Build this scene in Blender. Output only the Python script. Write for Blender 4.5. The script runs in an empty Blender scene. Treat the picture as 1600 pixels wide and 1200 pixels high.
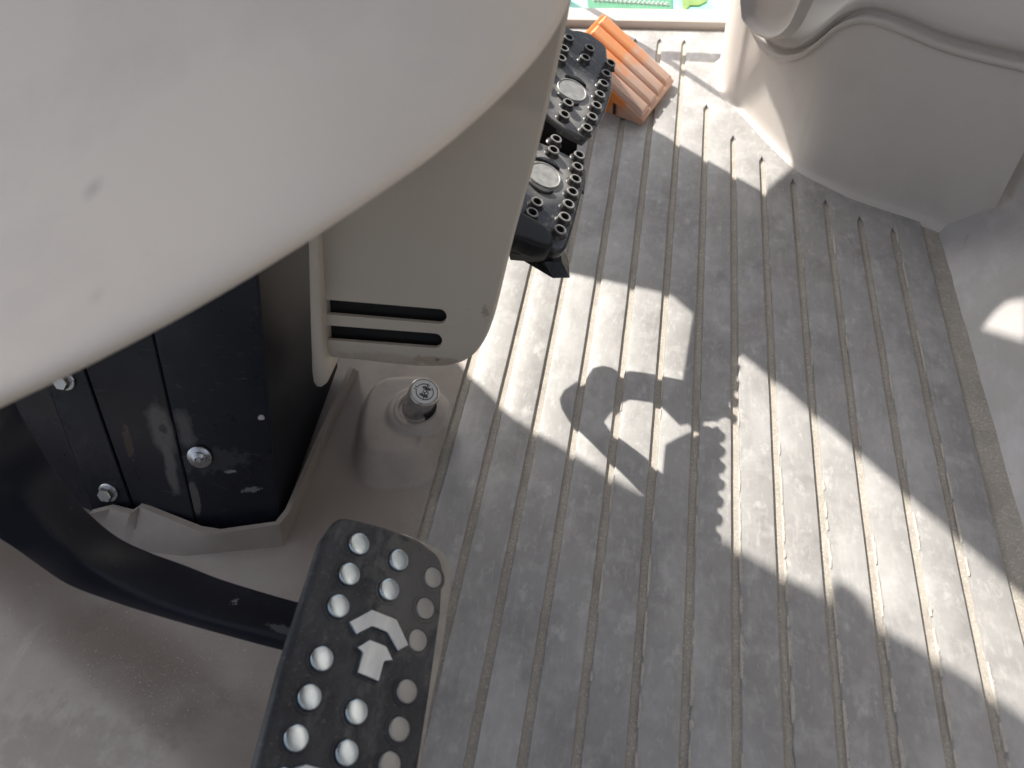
import bpy, bmesh, math, random
from mathutils import Vector, Matrix
from mathutils.geometry import tessellate_polygon
random.seed(7)
C = bpy.context.scene.collection
SC = bpy.context.scene
# ------------------------------------------------------------------ camera
FPX, HC = 1200.0, 0.7                       # focal length in photo pixels, lens height over the floor
RX = Vector((0.9823695, 0.0947104, -0.16118344))
RY = Vector((0.17558411, -0.76345423, 0.62153669))
RZ = Vector((-0.0641902, -0.63887994, -0.76662379))
def w3(v): return Vector((RX.dot(v), RY.dot(v), RZ.dot(v)))
CAM = Vector((0, 0, HC))
cam = bpy.data.objects.new('camera', bpy.data.cameras.new('camera')); C.objects.link(cam)
cr, cu, cb = w3(Vector((1, 0, 0))), w3(Vector((0, -1, 0))), w3(Vector((0, 0, -1)))
cam.matrix_world = Matrix(((cr.x, cu.x, cb.x, CAM.x), (cr.y, cu.y, cb.y, CAM.y), (cr.z, cu.z, cb.z, CAM.z), (0, 0, 0, 1)))
cam.data.sensor_width = 36; cam.data.lens = 27; cam.data.clip_start = 0.02; cam.data.clip_end = 200
cam.data.dof.use_dof = True; cam.data.dof.focus_distance = 0.86; cam.data.dof.aperture_fstop = 7.5
SC.camera = cam
# ------------------------------------------------------------------ sky, sun, exposure
EL = math.radians(39.5); AX, AY = 0.682, -0.731     # the light travels (AX, AY) over the floor
TE = math.tan(EL)
wd = bpy.data.worlds.new('World'); SC.world = wd; wd.use_nodes = True
sk = wd.node_tree.nodes.new('ShaderNodeTexSky'); sk.sky_type = 'NISHITA'; sk.sun_disc = False
sk.sun_elevation = EL; sk.sun_rotation = math.atan2(-AX, -AY); sk.air_density = .8; sk.dust_density = 3.0; sk.ozone_density = .4
bg = wd.node_tree.nodes['Background']; bg.inputs[1].default_value = 0.122
hs = wd.node_tree.nodes.new('ShaderNodeHueSaturation'); hs.inputs['Saturation'].default_value = .45     # the camera's white balance
wd.node_tree.links.new(sk.outputs[0], hs.inputs['Color']); wd.node_tree.links.new(hs.outputs[0], bg.inputs[0])
sl = bpy.data.lights.new('sun', 'SUN'); sl.energy = 4.1; sl.angle = math.radians(0.55); sl.color = (1, .945, .86)
so = bpy.data.objects.new('sun', sl); C.objects.link(so)
so.rotation_euler = Vector((AX * math.cos(EL), AY * math.cos(EL), -math.sin(EL))).to_track_quat('-Z', 'Y').to_euler()
so.location = (-2, 2, 3)
vs = SC.view_settings; vs.view_transform = 'Standard'; vs.look = 'None'; vs.gamma = 1; vs.exposure = 1.0
SC.cycles.max_bounces = 8
# ------------------------------------------------------------------ pixel -> place
def ray(x, y): return w3(Vector((x - 800, y - 600, FPX)))
def atz(x, y, z=0.0):
    d = ray(x, y); return CAM + d * ((z - HC) / d.z)
def atY(x, y, Y):
    d = ray(x, y); return CAM + d * (Y / d.y)
def atd(x, y, depth): return CAM + ray(x, y) * (depth / FPX)
def atp(x, y, o, n):
    d = ray(x, y); return CAM + d * ((o - CAM).dot(n) / d.dot(n))
# ------------------------------------------------------------------ materials
MATS = {}
def mat(name, c1, c2=None, scale=8, rough=.5, rvar=0.0, bump=0, bscale=120, metal=0, spec=.5, layers=(), coat=0, stretch=None):
    m = bpy.data.materials.new(name); m.use_nodes = True; nt = m.node_tree; N = nt.nodes; L = nt.links
    b = N['Principled BSDF']; b.inputs['Roughness'].default_value = rough; b.inputs['Metallic'].default_value = metal
    b.inputs['Specular IOR Level'].default_value = .3 if name.startswith(('navy', 'arm', 'tab')) else spec; b.inputs['Coat Weight'].default_value = coat
    geo = N.new('ShaderNodeNewGeometry'); vec = geo.outputs['Position']
    if stretch:
        mp = N.new('ShaderNodeMapping'); mp.inputs['Scale'].default_value = stretch; L.new(vec, mp.inputs[0]); vec = mp.outputs[0]
    def noise(sc, det=5, ro=.6, v=None):
        n = N.new('ShaderNodeTexNoise'); n.inputs['Scale'].default_value = sc; n.inputs['Detail'].default_value = det
        n.inputs['Roughness'].default_value = ro; L.new(v or vec, n.inputs['Vector']); return n.outputs[0]
    def ramp(src, lo, hi):
        r = N.new('ShaderNodeMapRange'); r.inputs[1].default_value = lo; r.inputs[2].default_value = hi; L.new(src, r.inputs[0]); return r.outputs[0]
    def mix(f, a, c):
        x = N.new('ShaderNodeMix'); x.data_type = 'RGBA'; L.new(f, x.inputs[0])
        if isinstance(a, tuple): x.inputs[6].default_value = (*a, 1)
        else: L.new(a, x.inputs[6])
        if isinstance(c, tuple): x.inputs[7].default_value = (*c, 1)
        else: L.new(c, x.inputs[7])
        return x.outputs[2]
    def mul(a, k):
        x = N.new('ShaderNodeMath'); x.operation = 'MULTIPLY'; L.new(a, x.inputs[0])
        if isinstance(k, float) or isinstance(k, int): x.inputs[1].default_value = k
        else: L.new(k, x.inputs[1])
        return x.outputs[0]
    col = mix(ramp(noise(scale), .35, .65), c1, c2 or c1)
    for l in layers: col = l(dict(noise=noise, ramp=ramp, mix=mix, mul=mul, N=N, L=L, vec=vec, pos=geo.outputs['Position'], bsdf=b), col)
    L.new(col, b.inputs['Base Color'])
    if rvar:
        r = N.new('ShaderNodeMapRange'); r.inputs[1].default_value = .3; r.inputs[2].default_value = .7
        r.inputs[3].default_value = rough - rvar; r.inputs[4].default_value = rough + rvar; L.new(noise(scale * 3), r.inputs[0]); L.new(r.outputs[0], b.inputs['Roughness'])
    if bump:
        bp = N.new('ShaderNodeBump'); bp.inputs['Distance'].default_value = bump; bp.inputs['Strength'].default_value = .6
        L.new(noise(bscale, 3), bp.inputs['Height']); L.new(bp.outputs[0], b.inputs['Normal'])
    MATS[name] = m; return m
def scuff(color, sc, lo, hi, amt, stretch=(1, 1, 1), rot=0.0, det=6):     # noise patches / streaks of another colour
    def f(h, col):
        mp = h['N'].new('ShaderNodeMapping'); mp.inputs['Scale'].default_value = stretch; mp.inputs['Rotation'].default_value = (0, 0, rot)
        h['L'].new(h['pos'], mp.inputs[0])
        return h['mix'](h['mul'](h['ramp'](h['noise'](sc, det, .65, mp.outputs[0]), lo, hi), amt), col, color)
    return f
def spot(color, p, rad, amt, sc=60, wob=.6, soft=.25):                              # one stain with an uneven edge round a place
    def f(h, col):
        N, L = h['N'], h['L']
        s = N.new('ShaderNodeVectorMath'); s.operation = 'SUBTRACT'; L.new(h['pos'], s.inputs[0]); s.inputs[1].default_value = p
        d = N.new('ShaderNodeVectorMath'); d.operation = 'DIVIDE'; L.new(s.outputs[0], d.inputs[0]); d.inputs[1].default_value = rad if isinstance(rad, tuple) else (rad,) * 3
        ln = N.new('ShaderNodeVectorMath'); ln.operation = 'LENGTH'; L.new(d.outputs[0], ln.inputs[0])
        ad = N.new('ShaderNodeMath'); ad.operation = 'MULTIPLY_ADD'; L.new(h['noise'](sc, 5), ad.inputs[0]); ad.inputs[1].default_value = wob * 2; L.new(ln.outputs[1], ad.inputs[2])
        return h['mix'](h['mul'](h['ramp'](ad.outputs[0], 1.0 + wob, 1.0 - soft + wob), amt), col, color)
    return f
# ------------------------------------------------------------------ mesh helpers
def setp(o, label=None, cat=None, group=None, kind=None):
    for k, v in (('label', label), ('category', cat), ('group', group), ('kind', kind)):
        if v: o[k] = v
    return o
def thing(name, loc, label, cat, group=None):
    o = bpy.data.objects.new(name, None); C.objects.link(o); o.location = loc; o.empty_display_size = .02
    return setp(o, label, cat, group)
def obj(name, bm, m, parent=None, smooth=None, fix=True):
    if fix: bmesh.ops.recalc_face_normals(bm, faces=bm.faces)
    me = bpy.data.meshes.new(name); bm.to_mesh(me); bm.free()
    if isinstance(m, (list, tuple)):
        for x in m: me.materials.append(x)
    else: me.materials.append(m)
    if smooth is not None:
        me.polygons.foreach_set('use_smooth', [True] * len(me.polygons)); me.update()
        try: me.set_sharp_from_angle(angle=math.radians(smooth))
        except Exception: pass
    o = bpy.data.objects.new(name, me); C.objects.link(o)
    if parent is not None: parent_to(o, parent)
    return o
def parent_to(o, p):
    o.parent = p
    m = Matrix.Translation(p.location)
    o.matrix_parent_inverse = m.inverted()
def prism(bm, front, back):                                               # two matching loops of points -> closed solid
    n = len(front)
    a = [bm.verts.new(p) for p in front]; b = [bm.verts.new(p) for p in back]
    for k in range(n): bm.faces.new((a[k], a[(k + 1) % n], b[(k + 1) % n], b[k]))
    for loop, pts in ((a, front), (b, back)):
        for t in tessellate_polygon([[Vector(p) for p in pts]]):
            try: bm.faces.new([loop[i] for i in t])
            except ValueError: pass
    return a, b
def loft(bm, loops, close_u=True, cap0=False, cap1=False):
    vs = [[bm.verts.new(p) for p in l] for l in loops]
    n = len(loops[0])
    for i in range(len(vs) - 1):
        for k in range(n if close_u else n - 1):
            bm.faces.new((vs[i][k], vs[i][(k + 1) % n], vs[i + 1][(k + 1) % n], vs[i + 1][k]))
    for f, i in ((cap0, 0), (cap1, -1)):
        if f:
            for t in tessellate_polygon([[v.co for v in vs[i]]]):
                try: bm.faces.new([vs[i][j] for j in t])
                except ValueError: pass
    return vs
def frame(n, up=Vector((0, 1, 0))):
    n = Vector(n).normalized(); u = up.cross(n)
    if u.length < 1e-4: u = Vector((1, 0, 0)).cross(n)
    u.normalize(); return u, n.cross(u).normalized(), n
def lathe(bm, o, n, prof, seg=20, hexa=False, cap0=True, cap1=True):      # prof: (radius, height) along n
    u, v, n = frame(n); o = Vector(o)
    loops = [[o + n * h + (u * math.cos(2 * math.pi * k / seg) + v * math.sin(2 * math.pi * k / seg)) * r for k in range(seg)] for r, h in prof]
    return loft(bm, loops, True, cap0, cap1)
def cat_rom(P, n=6):
    P = [Vector(p) for p in P]; out = []
    for i in range(len(P) - 1):
        p0 = P[i - 1] if i else P[0] * 2 - P[1]; p1, p2 = P[i], P[i + 1]; p3 = P[i + 2] if i + 2 < len(P) else p2 * 2 - p1
        for k in range(n):
            t = k / n
            out.append(.5 * ((2 * p1) + (p2 - p0) * t + (2 * p0 - 5 * p1 + 4 * p2 - p3) * t * t + (3 * p1 - p0 - 3 * p2 + p3) * t ** 3))
    out.append(P[-1]); return out
def tube(bm, pts, r, seg=8, cap=True):
    loops = []
    for i, p in enumerate(pts):
        d = (pts[min(i + 1, len(pts) - 1)] - pts[max(i - 1, 0)]).normalized(); u, v, _ = frame(d, Vector((.3, .2, 1)))
        loops.append([p + (u * math.cos(2 * math.pi * k / seg) + v * math.sin(2 * math.pi * k / seg)) * r for k in range(seg)])
    loft(bm, loops, True, cap, cap)
def box(bm, x0, x1, y0, y1, z0, z1, bev=0):
    g = bmesh.ops.create_cube(bm, size=1)
    for v in g['verts']: v.co = Vector(((x0 + x1) / 2 + v.co.x * (x1 - x0), (y0 + y1) / 2 + v.co.y * (y1 - y0), (z0 + z1) / 2 + v.co.z * (z1 - z0)))
    if bev: bmesh.ops.bevel(bm, geom=list({e for v in g['verts'] for e in v.link_edges}), offset=bev, segments=2, affect='EDGES', profile=.5)
def inset2d(P, d):                                                       # inward offset of a closed list of 2D points (mitred)
    n = len(P); A = sum(P[i][0] * P[(i + 1) % n][1] - P[(i + 1) % n][0] * P[i][1] for i in range(n)); s = 1 if A > 0 else -1
    out = []
    for i in range(n):
        a, b, c = Vector(P[i - 1]), Vector(P[i]), Vector(P[(i + 1) % n])
        e1 = (b - a).normalized(); e2 = (c - b).normalized(); n1 = Vector((-e1.y, e1.x)) * s; n2 = Vector((-e2.y, e2.x)) * s
        m = (n1 + n2); m = m / max(.35, m.length_squared / 2) if m.length > 1e-6 else n1
        out.append(b + m * d)
    return out
def round2d(P, r, seg=4):                                                # round the corners of a closed 2D polygon; r a number or list
    n = len(P); out = []
    for i in range(n):
        a, b, c = Vector(P[i - 1]), Vector(P[i]), Vector(P[(i + 1) % n]); ri = r[i] if isinstance(r, (list, tuple)) else r
        if ri <= 0: out.append(b); continue
        d1 = (a - b); d2 = (c - b); k = min(ri, d1.length * .49, d2.length * .49); p1 = b + d1.normalized() * k; p2 = b + d2.normalized() * k
        for j in range(seg + 1):
            t = j / seg; out.append(p1 * (1 - t) ** 2 + b * 2 * t * (1 - t) + p2 * t * t)
    return out
def pad2d(bm, P, o, u, v, n, prof):                                       # stacked insets of a 2D outline: prof = (inset, height)
    loops = []
    for ins, h in prof:
        Q = inset2d(P, ins) if ins else P
        loops.append([o + u * q[0] + v * q[1] + n * h for q in Q])
    return loft(bm, loops, True, True, True)
# ------------------------------------------------------------------ the materials of the place
WEAR = [scuff((.215, .21, .205), 12, .48, .64, .5, (1, .7, 1), 1.0), scuff((.53, .525, .52), 8, .5, .64, .6, (1, .6, 1), .3), scuff((.21, .20, .19), 34, .54, .68, .3, (1, .5, 1), .5),
        scuff((.54, .535, .53), 26, .52, .68, .45), scuff((.62, .615, .60), 55, .58, .70, .5, (1, .6, 1), .8), scuff((.55, .54, .53), 150, .54, .68, .4, (1, .35, 1), .2),
        scuff((.58, .57, .555), 70, .56, .76, .3, (1, .10, 1), .12), scuff((.60, .59, .58), 60, .62, .72, .28, (1, .05, 1), -.6),
        scuff((.22, .205, .19), 330, .62, .74, .4), scuff((.60, .58, .55), 520, .65, .76, .45)]
M_RIB = mat('worn_rubber', (.315, .308, .303), (.395, .388, .38), 6, .46, .08, .0003, 160, layers=WEAR)
M_DUST = mat('groove_dust', (.47, .435, .385), (.41, .38, .335), 40, .85, 0, .0006, 700, spec=.2, layers=[scuff((.74, .69, .60), 420, .54, .66, .7), scuff((.26, .235, .21), 260, .56, .68, .6), scuff((.36, .33, .29), 20, .5, .68, .5)])
M_MAT = mat('plain_rubber', (.31, .268, .238), (.35, .308, .278), 6, .55, .06, .0003, 240, layers=[spot((.46, .43, .40), atz(110, 1180, .04), (.20, .09, .2), .7, 22, .5, .8), spot((.26, .23, .20), atz(95, 1170, .045), (.09, .04, .2), .55, 60, 1.6, .6),
    scuff((.40, .38, .36), 6, .5, .66, .5), scuff((.46, .44, .41), 60, .6, .74, .4, (1, .1, 1), .8), scuff((.2, .175, .155), 9, .54, .68, .5), scuff((.45, .42, .39), 420, .62, .74, .35)])
M_STEP = mat('worn_step', (.38, .355, .33), (.46, .43, .40), 14, .5, .06, .0003, 200, layers=[scuff((.26, .22, .18), 22, .54, .62, .5), scuff((.6, .58, .55), 60, .62, .8, .5, (1, .15, 1), -.8)])
M_SIDE = mat('scuffed_side', (.40, .385, .38), (.46, .45, .45), 9, .33, .06, .0004, 160, layers=[scuff((.62, .63, .66), 16, .52, .7, .5, (1, .5, 1), .6), scuff((.7, .7, .7), 70, .63, .75, .4, (1, .15, 1), .9)])
M_BEIGE = mat('beige_plastic', (.53, .49, .45), (.56, .515, .475), 5, .6, 0, .0002, 1200, layers=[scuff((.40, .36, .32), 40, .6, .75, .4), scuff((.3, .26, .22), 200, .68, .78, .4)])
M_COVER = mat('cover_plastic', (.80, .715, .62), (.81, .725, .63), 3, .55, 0, .0001, 1500, layers=[spot((.40, .36, .33), atd(143, 292, .405), (.008, .010, .010), .5, 60, .4, .9), spot((.45, .41, .37), atd(152, 466, .365), (.005, .007, .007), .3, 60, .4, .9), scuff((.62, .56, .51), 7, .45, .7, .5), scuff((.60, .54, .48), 300, .66, .74, .25)])
FO = atY(600, 480, .468); FN = Vector((.02, -1, .12)).normalized(); qf = lambda x, y: atp(x, y, FO, FN)
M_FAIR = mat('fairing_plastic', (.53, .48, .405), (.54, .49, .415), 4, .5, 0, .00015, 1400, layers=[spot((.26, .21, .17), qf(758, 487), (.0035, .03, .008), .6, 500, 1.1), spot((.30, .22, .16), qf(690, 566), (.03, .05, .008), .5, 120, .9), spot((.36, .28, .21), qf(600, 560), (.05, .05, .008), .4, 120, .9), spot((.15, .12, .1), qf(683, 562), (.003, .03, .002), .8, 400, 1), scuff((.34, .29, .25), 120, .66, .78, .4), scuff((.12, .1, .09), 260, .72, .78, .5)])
M_PANEL = mat('panel_plastic', (.60, .555, .515), (.65, .605, .565), 4, .5, .06, .0004, 1100, layers=[scuff((.60, .57, .54), 30, .58, .72, .35, (1, 1, .3), .4), scuff((.48, .44, .405), 8, .5, .7, .4), scuff((.72, .70, .67), 420, .72, .78, .5)])
M_PADD = mat('grained_panel', (.50, .475, .44), (.52, .495, .46), 4, .6, 0, .0007, 1300)
M_NAVY = mat('navy_paint', (.007, .008, .014), (.010, .011, .018), 12, .3, .06, .0002, 90, layers=[
    scuff((.05, .05, .055), 30, .55, .75, .4), scuff((.12, .12, .12), 200, .64, .76, .5, (.15, 1, 1), .3)])
M_ARM = mat('arm_paint', (.010, .012, .020), (.016, .018, .027), 10, .34, .06, .0003, 200, layers=[scuff((.14, .14, .14), 260, .66, .76, .5), spot((.35, .34, .33), atz(371, 950, .118), (.006, .008, .01), .9, 300, 1.2), spot((.22, .22, .22), atz(445, 985, .115), (.02, .004, .01), .5, 200, 1), spot((.16, .155, .15), atz(48, 672, .27), (.010, .03, .03), .6, 90, 1)])
M_RUBBER = mat('pad_rubber', (.020, .023, .030), (.034, .038, .046), 26, .5, .06, .0005, 220, layers=[
    scuff((.10, .108, .12), 24, .46, .68, .6, (1, .45, 1), .7), scuff((.19, .19, .19), 60, .54, .70, .45, (1, .4, 1), .9), scuff((.20, .195, .19), 300, .58, .72, .5), spot((.17, .165, .155), atz(650, 930, .1), (.035, .06, .08), .55, 60, .9)])  # bluish grey patches: scuffs with sky sheen put into the colour
M_STUD = mat('brushed_metal', (.46, .54, .61), (.58, .66, .72), 40, .26, 0, 0, metal=1.0)
M_EMB = mat('brushed_emblem', (.34, .38, .44), (.56, .60, .64), 34, .30, 0, .0001, 260, metal=1.0, stretch=(1, .25, 1))
M_STUDSH = mat('stud_metal_shade', (.34, .34, .34), (.42, .42, .42), 30, .45, 0, 0, metal=.8)  # darker copy of the stud metal, dims the studs facing away from light
M_STEEL = mat('zinc_steel', (.48, .49, .50), (.58, .59, .60), 40, .30, .05, 0, metal=1.0)
M_BLACK = mat('gloss_black', (.010, .011, .014), (.018, .018, .020), 20, .28, .06, 0, layers=[scuff((.16, .155, .15), 30, .5, .72, .55), scuff((.22, .21, .2), 200, .6, .75, .4)])
M_PLATEB = mat('dusty_black', (.020, .022, .027), (.03, .032, .036), 26, .30, .06, .0003, 240, layers=[spot((.30, .295, .285), atz(896, 150, .24), (.038, .070, .06), .95, 40, .3, .6), spot((.32, .315, .305), atz(856, 262, .23), (.042, .052, .06), .95, 40, .3, .6), scuff((.10, .10, .10), 60, .5, .68, .4), scuff((.46, .44, .42), 160, .56, .7, .4)])
M_OVAL = mat('worn_oval', (.26, .265, .265), (.40, .40, .39), 120, .45, .05, .0002, 400)
M_ORANGE = mat('orange_plastic', (.80, .24, .035), (.76, .22, .04), 12, .5, 0, .0002, 300, layers=[spot((.58, .40, .31), atz(1030, 150, .01), (.09, .16, .03), .8, 40, .5)])
M_ORTOP = mat('dusty_orange', (.60, .40, .31), (.66, .46, .37), 14, .6, 0, .0003, 300, layers=[spot((.80, .30, .09), atz(925, 40, .08), (.10, .14, .2), .85, 30, .6), scuff((.72, .34, .16), 26, .54, .7, .5), scuff((.45, .36, .31), 60, .6, .72, .4)])
M_INK = mat('dark_ink', (.02, .02, .025), None, 10, .5)
M_VOID = mat('dark_gap', (.012, .012, .012), None, 10, .8)  # near black that stands in for shade inside slots, gaps and holes
M_TURQ = mat('turquoise_print', (.30, .78, .66), (.42, .85, .74), 30, .4, layers=[scuff((.75, .88, .84), 40, .58, .66, .6)])
M_GREEN = mat('green_print', (.07, .26, .14), (.10, .31, .18), 40, .4)
M_OLIVE = mat('olive_print', (.16, .27, .06), (.22, .33, .09), 50, .45)
M_BLUE = mat('pale_blue_print', (.42, .58, .74), (.5, .66, .8), 50, .4)
M_WHITE = mat('white_bump', (.75, .82, .78), None, 10, .4)
M_CAB = mat('cab_lining', (.32, .30, .28), (.34, .32, .30), 5, .7)
M_SEAT = mat('seat_cloth', (.06, .06, .065), (.08, .08, .085), 40, .8)
M_GRAIN = mat('grit', (.72, .69, .64), (.36, .33, .29), 260, .5)

# ------------------------------------------------------------------ floor: base sheet, ribs, plain mat
PITCHX = [atz(x, 1200).x for x in (731, 815, 900, 985, 1069, 1152, 1235, 1319, 1403, 1488, 1570)]
PITCHX = [PITCHX[0] - .0455] + PITCHX                                     # centres of the grooves
GW = .0044                                                                # half width of a groove
WALLP = cat_rom([(-.02 + .135, 1.60, 0), (.112, 1.458, 0), (.094, 1.39, 0), (.087, 1.31, 0), (.092, 1.25, 0), (.107, 1.212, 0), (.127, 1.182, 0), (.198, 1.045, 0), (.249, .994, 0), (.29, .964, 0), (.377, .921, 0)], 5) + [Vector((.377 + .179 * k, .921 - .124 * k, 0)) for k in (.5, 1, 2)]
def wall_y(x):
    for a, b in zip(WALLP[12:], WALLP[13:]):
        if a.x <= x <= b.x: return a.y + (b.y - a.y) * (x - a.x) / (b.x - a.x)
    return 1.458
ENDS = {0: 1.42, 1: 1.42, 2: 1.42, 3: 1.422, 4: 1.419, 5: 1.41, 6: 1.112, 7: 1.058, 8: 1.01, 9: .977, 10: .944, 11: .918}
def groove_end(k):
    x = PITCHX[k]
    return ENDS[k] if x < .07 else min(ENDS[k], wall_y(x) - .045)
ENDS[5] = 1.20
fl = bmesh.new()
bmesh.ops.create_grid(fl, x_segments=2, y_segments=2, size=1)
for v in fl.verts: v.co = Vector((v.co.x * .95 + .0, .65 + v.co.y * .95, -.0040))
floor = obj('floor', fl, M_DUST); setp(floor, 'ribbed beige grey rubber cab floor with dusty grooves', None, None, 'structure')
def wob(k, y, s=1.0): return s * (math.sin(y * 61 + k * 2.1) + .6 * math.sin(y * 173 + k * 5.3) + .5 * math.sin(y * 397 + k)) 
def rib(k):
    x0 = -.197 if k == 0 else PITCHX[k - 1] + GW; x1 = PITCHX[k] - GW if k < len(PITCHX) else .3585
    c0 = -.197 if k == 0 else PITCHX[k - 1]; c1 = PITCHX[k] if k < len(PITCHX) else .3585
    e0 = 9 if k == 0 else groove_end(k - 1); e1 = groove_end(k) if k < len(PITCHX) else .9
    ytop = 1.456 if c0 < .09 else wall_y((c0 + c1) / 2) + .02
    bm = bmesh.new(); loops = []; y = -.35
    ys = []
    while y < ytop: ys.append(y); y += .004 if y > .1 else .02
    for e in (e0, e1):
        for d in (-.013, -.009, -.006, -.0035, -.001, .0015, .004): ys.append(e + d)
    ys = sorted(q for q in ys if q < ytop) + [ytop]
    for y in ys:
        fray = max(0, min(1, (.62 - y) / .35)) if x0 > -.05 else .15       # the worn left edges fray towards the seat
        if x0 > .12: fray = max(fray, .55)
        a = x0 + .00008 * wob(k, y) - fray * .0005 * max(0, math.sin(y * 43 + k * 3) + .8 * math.sin(y * 241 + k) + .5 * math.sin(y * 577 + k * 2))
        b = x1 + .00007 * wob(k + 7, y)
        t0 = max(0, min(1, (y - e0 + .013) / .017)) if k else 0; t1 = max(0, min(1, (y - e1 + .013) / .017)) if k < len(PITCHX) else 0
        t0 = t0 * t0 * (3 - 2 * t0); t1 = t1 * t1 * (3 - 2 * t1)
        a = a + (c0 - a) * t0; b = b + (c1 - b) * t1
        d0 = (1 - t0) * .0009; d1 = (1 - t1) * .0007
        loops.append([Vector(p) for p in ((a - d0 * .4, y, -.0048), (a, y, -.0014 * (1 - t0)), (a + d0 * .5 + .0001, y, -d0 * .3), (a + d0 * 1.6 + .0003, y, 0), ((a + b) / 2, y, .00025), (b - d1 * 1.4 - .0003, y, 0), (b - d1 * .4 - .0001, y, -d1 * .3), (b, y, -.001 * (1 - t1)), (b + .0002, y, -.0045))])
    loft(bm, loops, False)
    return obj('rib', bm, M_RIB, floor, 40)
for k in range(len(PITCHX) + 1): rib(k)

M_CRUST = mat('dry_dust', (.56, .53, .48), (.47, .44, .40), 60, .85, 0, .0006, 500, spec=.2)
bm = bmesh.new(); rc_ = random.Random(5)
for k, gx in enumerate(PITCHX):
    if gx < -.03: continue
    y = .12
    while y < (.62 if gx < .12 else .88):
        ln = rc_.uniform(.008, .05); near = max(0, min(1, (.75 - y) / .5)) * (1 if gx > .05 else .5)
        if rc_.random() < .25 + .6 * near:
            n_ = max(3, int(ln / .002)); lo_, hi_ = [], []
            for i in range(n_ + 1):
                yy = y + ln * i / n_; w = (.0006 + .0026 * near * rc_.random()) * math.sin(math.pi * (i + .3) / (n_ + .6)) ** .5
                lo_.append(Vector((gx + GW - .0012, yy, -.0012))); hi_.append(Vector((gx + GW + w, yy, .0002)))
            mid_ = [Vector((gx + GW + .0001, p.y, .0006 + .0003 * rc_.random())) for p in hi_]
            loft(bm, [lo_, mid_, hi_], False)
        y += ln + rc_.uniform(0, .02)
o_ = obj('dust_crust', bm, M_CRUST, floor, 70); o_['kind'] = 'stuff'
# ---- plain moulded mat on the left with the boss round the foot switch
def bump01(d): d = max(0, min(1, d)); return d * d * (3 - 2 * d)
KN = atz(650, 640, .032)                                                   # foot switch foot
def boss_h(x, y):
    # rounded trapezoid: px outline taken to the floor
    cx, cy = -.264, .492
    dx, dy = x - cx, y - cy
    ang = .18; X = dx * math.cos(ang) + dy * math.sin(ang); Y = -dx * math.sin(ang) + dy * math.cos(ang)
    wx = .047 - .10 * max(-.06, min(.09, Y)) * .18
    q = ((abs(X) / wx) ** 3.2 + (abs(Y + .008) / .072) ** 3.2) ** (1 / 3.2)
    h = .030 * bump01((1.12 - q) / .42)
    r = math.hypot(x - KN.x, y - KN.y)
    h += .006 * bump01((.036 - r) / .008) * bump01((1.2 - q) / .3)
    return h
def mat_h(x, y):
    h = boss_h(x, y)
    t = bump01((.30 - y - (x + .40) * -.22) / .10)                         # the seat step in front
    yy = .175 - (x + .3) * .42
    h += .045 * bump01((yy - y) / .09)
    return h
def gridmesh(name, xs, ys, hf, m, parent, smooth=60):
    bm = bmesh.new(); vs = [[bm.verts.new((x, y, hf(x, y))) for x in xs] for y in ys]
    for j in range(len(ys) - 1):
        for i in range(len(xs) - 1): bm.faces.new((vs[j][i], vs[j][i + 1], vs[j + 1][i + 1], vs[j + 1][i]))
    return obj(name, bm, m, parent, smooth)
def lin(a, b, n): return [a + (b - a) * i / (n - 1) for i in range(n)]
gridmesh('plain_mat', lin(-.95, -.40, 40) + lin(-.396, -.2085, 76), lin(-.3, .36, 90) + lin(.363, .62, 90) + lin(.63, 1.456, 20), mat_h, M_MAT, floor)
# right hand border: dusty channel then the sloping side of the mat
SLO = Vector((.384, .9, -.003)); 
CORN = None
def wall_hit(x, y):
    d = ray(x, y); best = None
    for a, b in zip(WALLP, WALLP[1:]):
        n = Vector((b.y - a.y, -(b.x - a.x), 0)); den = d.dot(n)
        if abs(den) < 1e-9: continue
        t = (a - CAM).dot(n) / den; p = CAM + d * t; e = b - a
        s = ((p - a).x * e.x + (p - a).y * e.y) / (e.x ** 2 + e.y ** 2)
        if t > 0 and -.001 <= s <= 1.001 and (best is None or t < best[0]): best = (t, p, a, b)
    return best[1] if best else None
K1 = wall_hit(1570, 320); K2 = wall_hit(1600, 247); K0 = Vector((.3805, .921, -.004))
SN = (K1 - K0).cross(Vector((0.012, -1, 0))); SN.normalize()
if SN.z < 0: SN = -SN
bm = bmesh.new()
k3 = atp(1640, 560, K0, SN)
e_dir = Vector((0.012, -1, 0))
loops = []
for i in range(60):
    y = -.02 + i * .025 - .25
    s = (.921 - y)
    p0 = K0 + e_dir * s; p0.x += .0005 * math.sin(y * 50) + .0004 * math.sin(y * 131)
    p1 = K0 + (K1 - K0) + Vector((.13, -1, 0)) * s; up = K2 - K1; p1.z = K0.z + (K1.z - K0.z) * (1 + .13 * s / (K1.x - K0.x))
    q = [p0 + Vector((-.004, 0, -.003)), p0, p0 + (p1 - p0) * .5, p1 - (p1 - p0) * .06, p1 + up * .07, p1 + up * .5, p1 + up * 1.4, p1 + up * 2.6]
    loops.append([v + Vector((0, .04, 0)) for v in q])
loft(bm, loops, False)
obj('side_slope', bm, M_SIDE, floor, 50)

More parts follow.
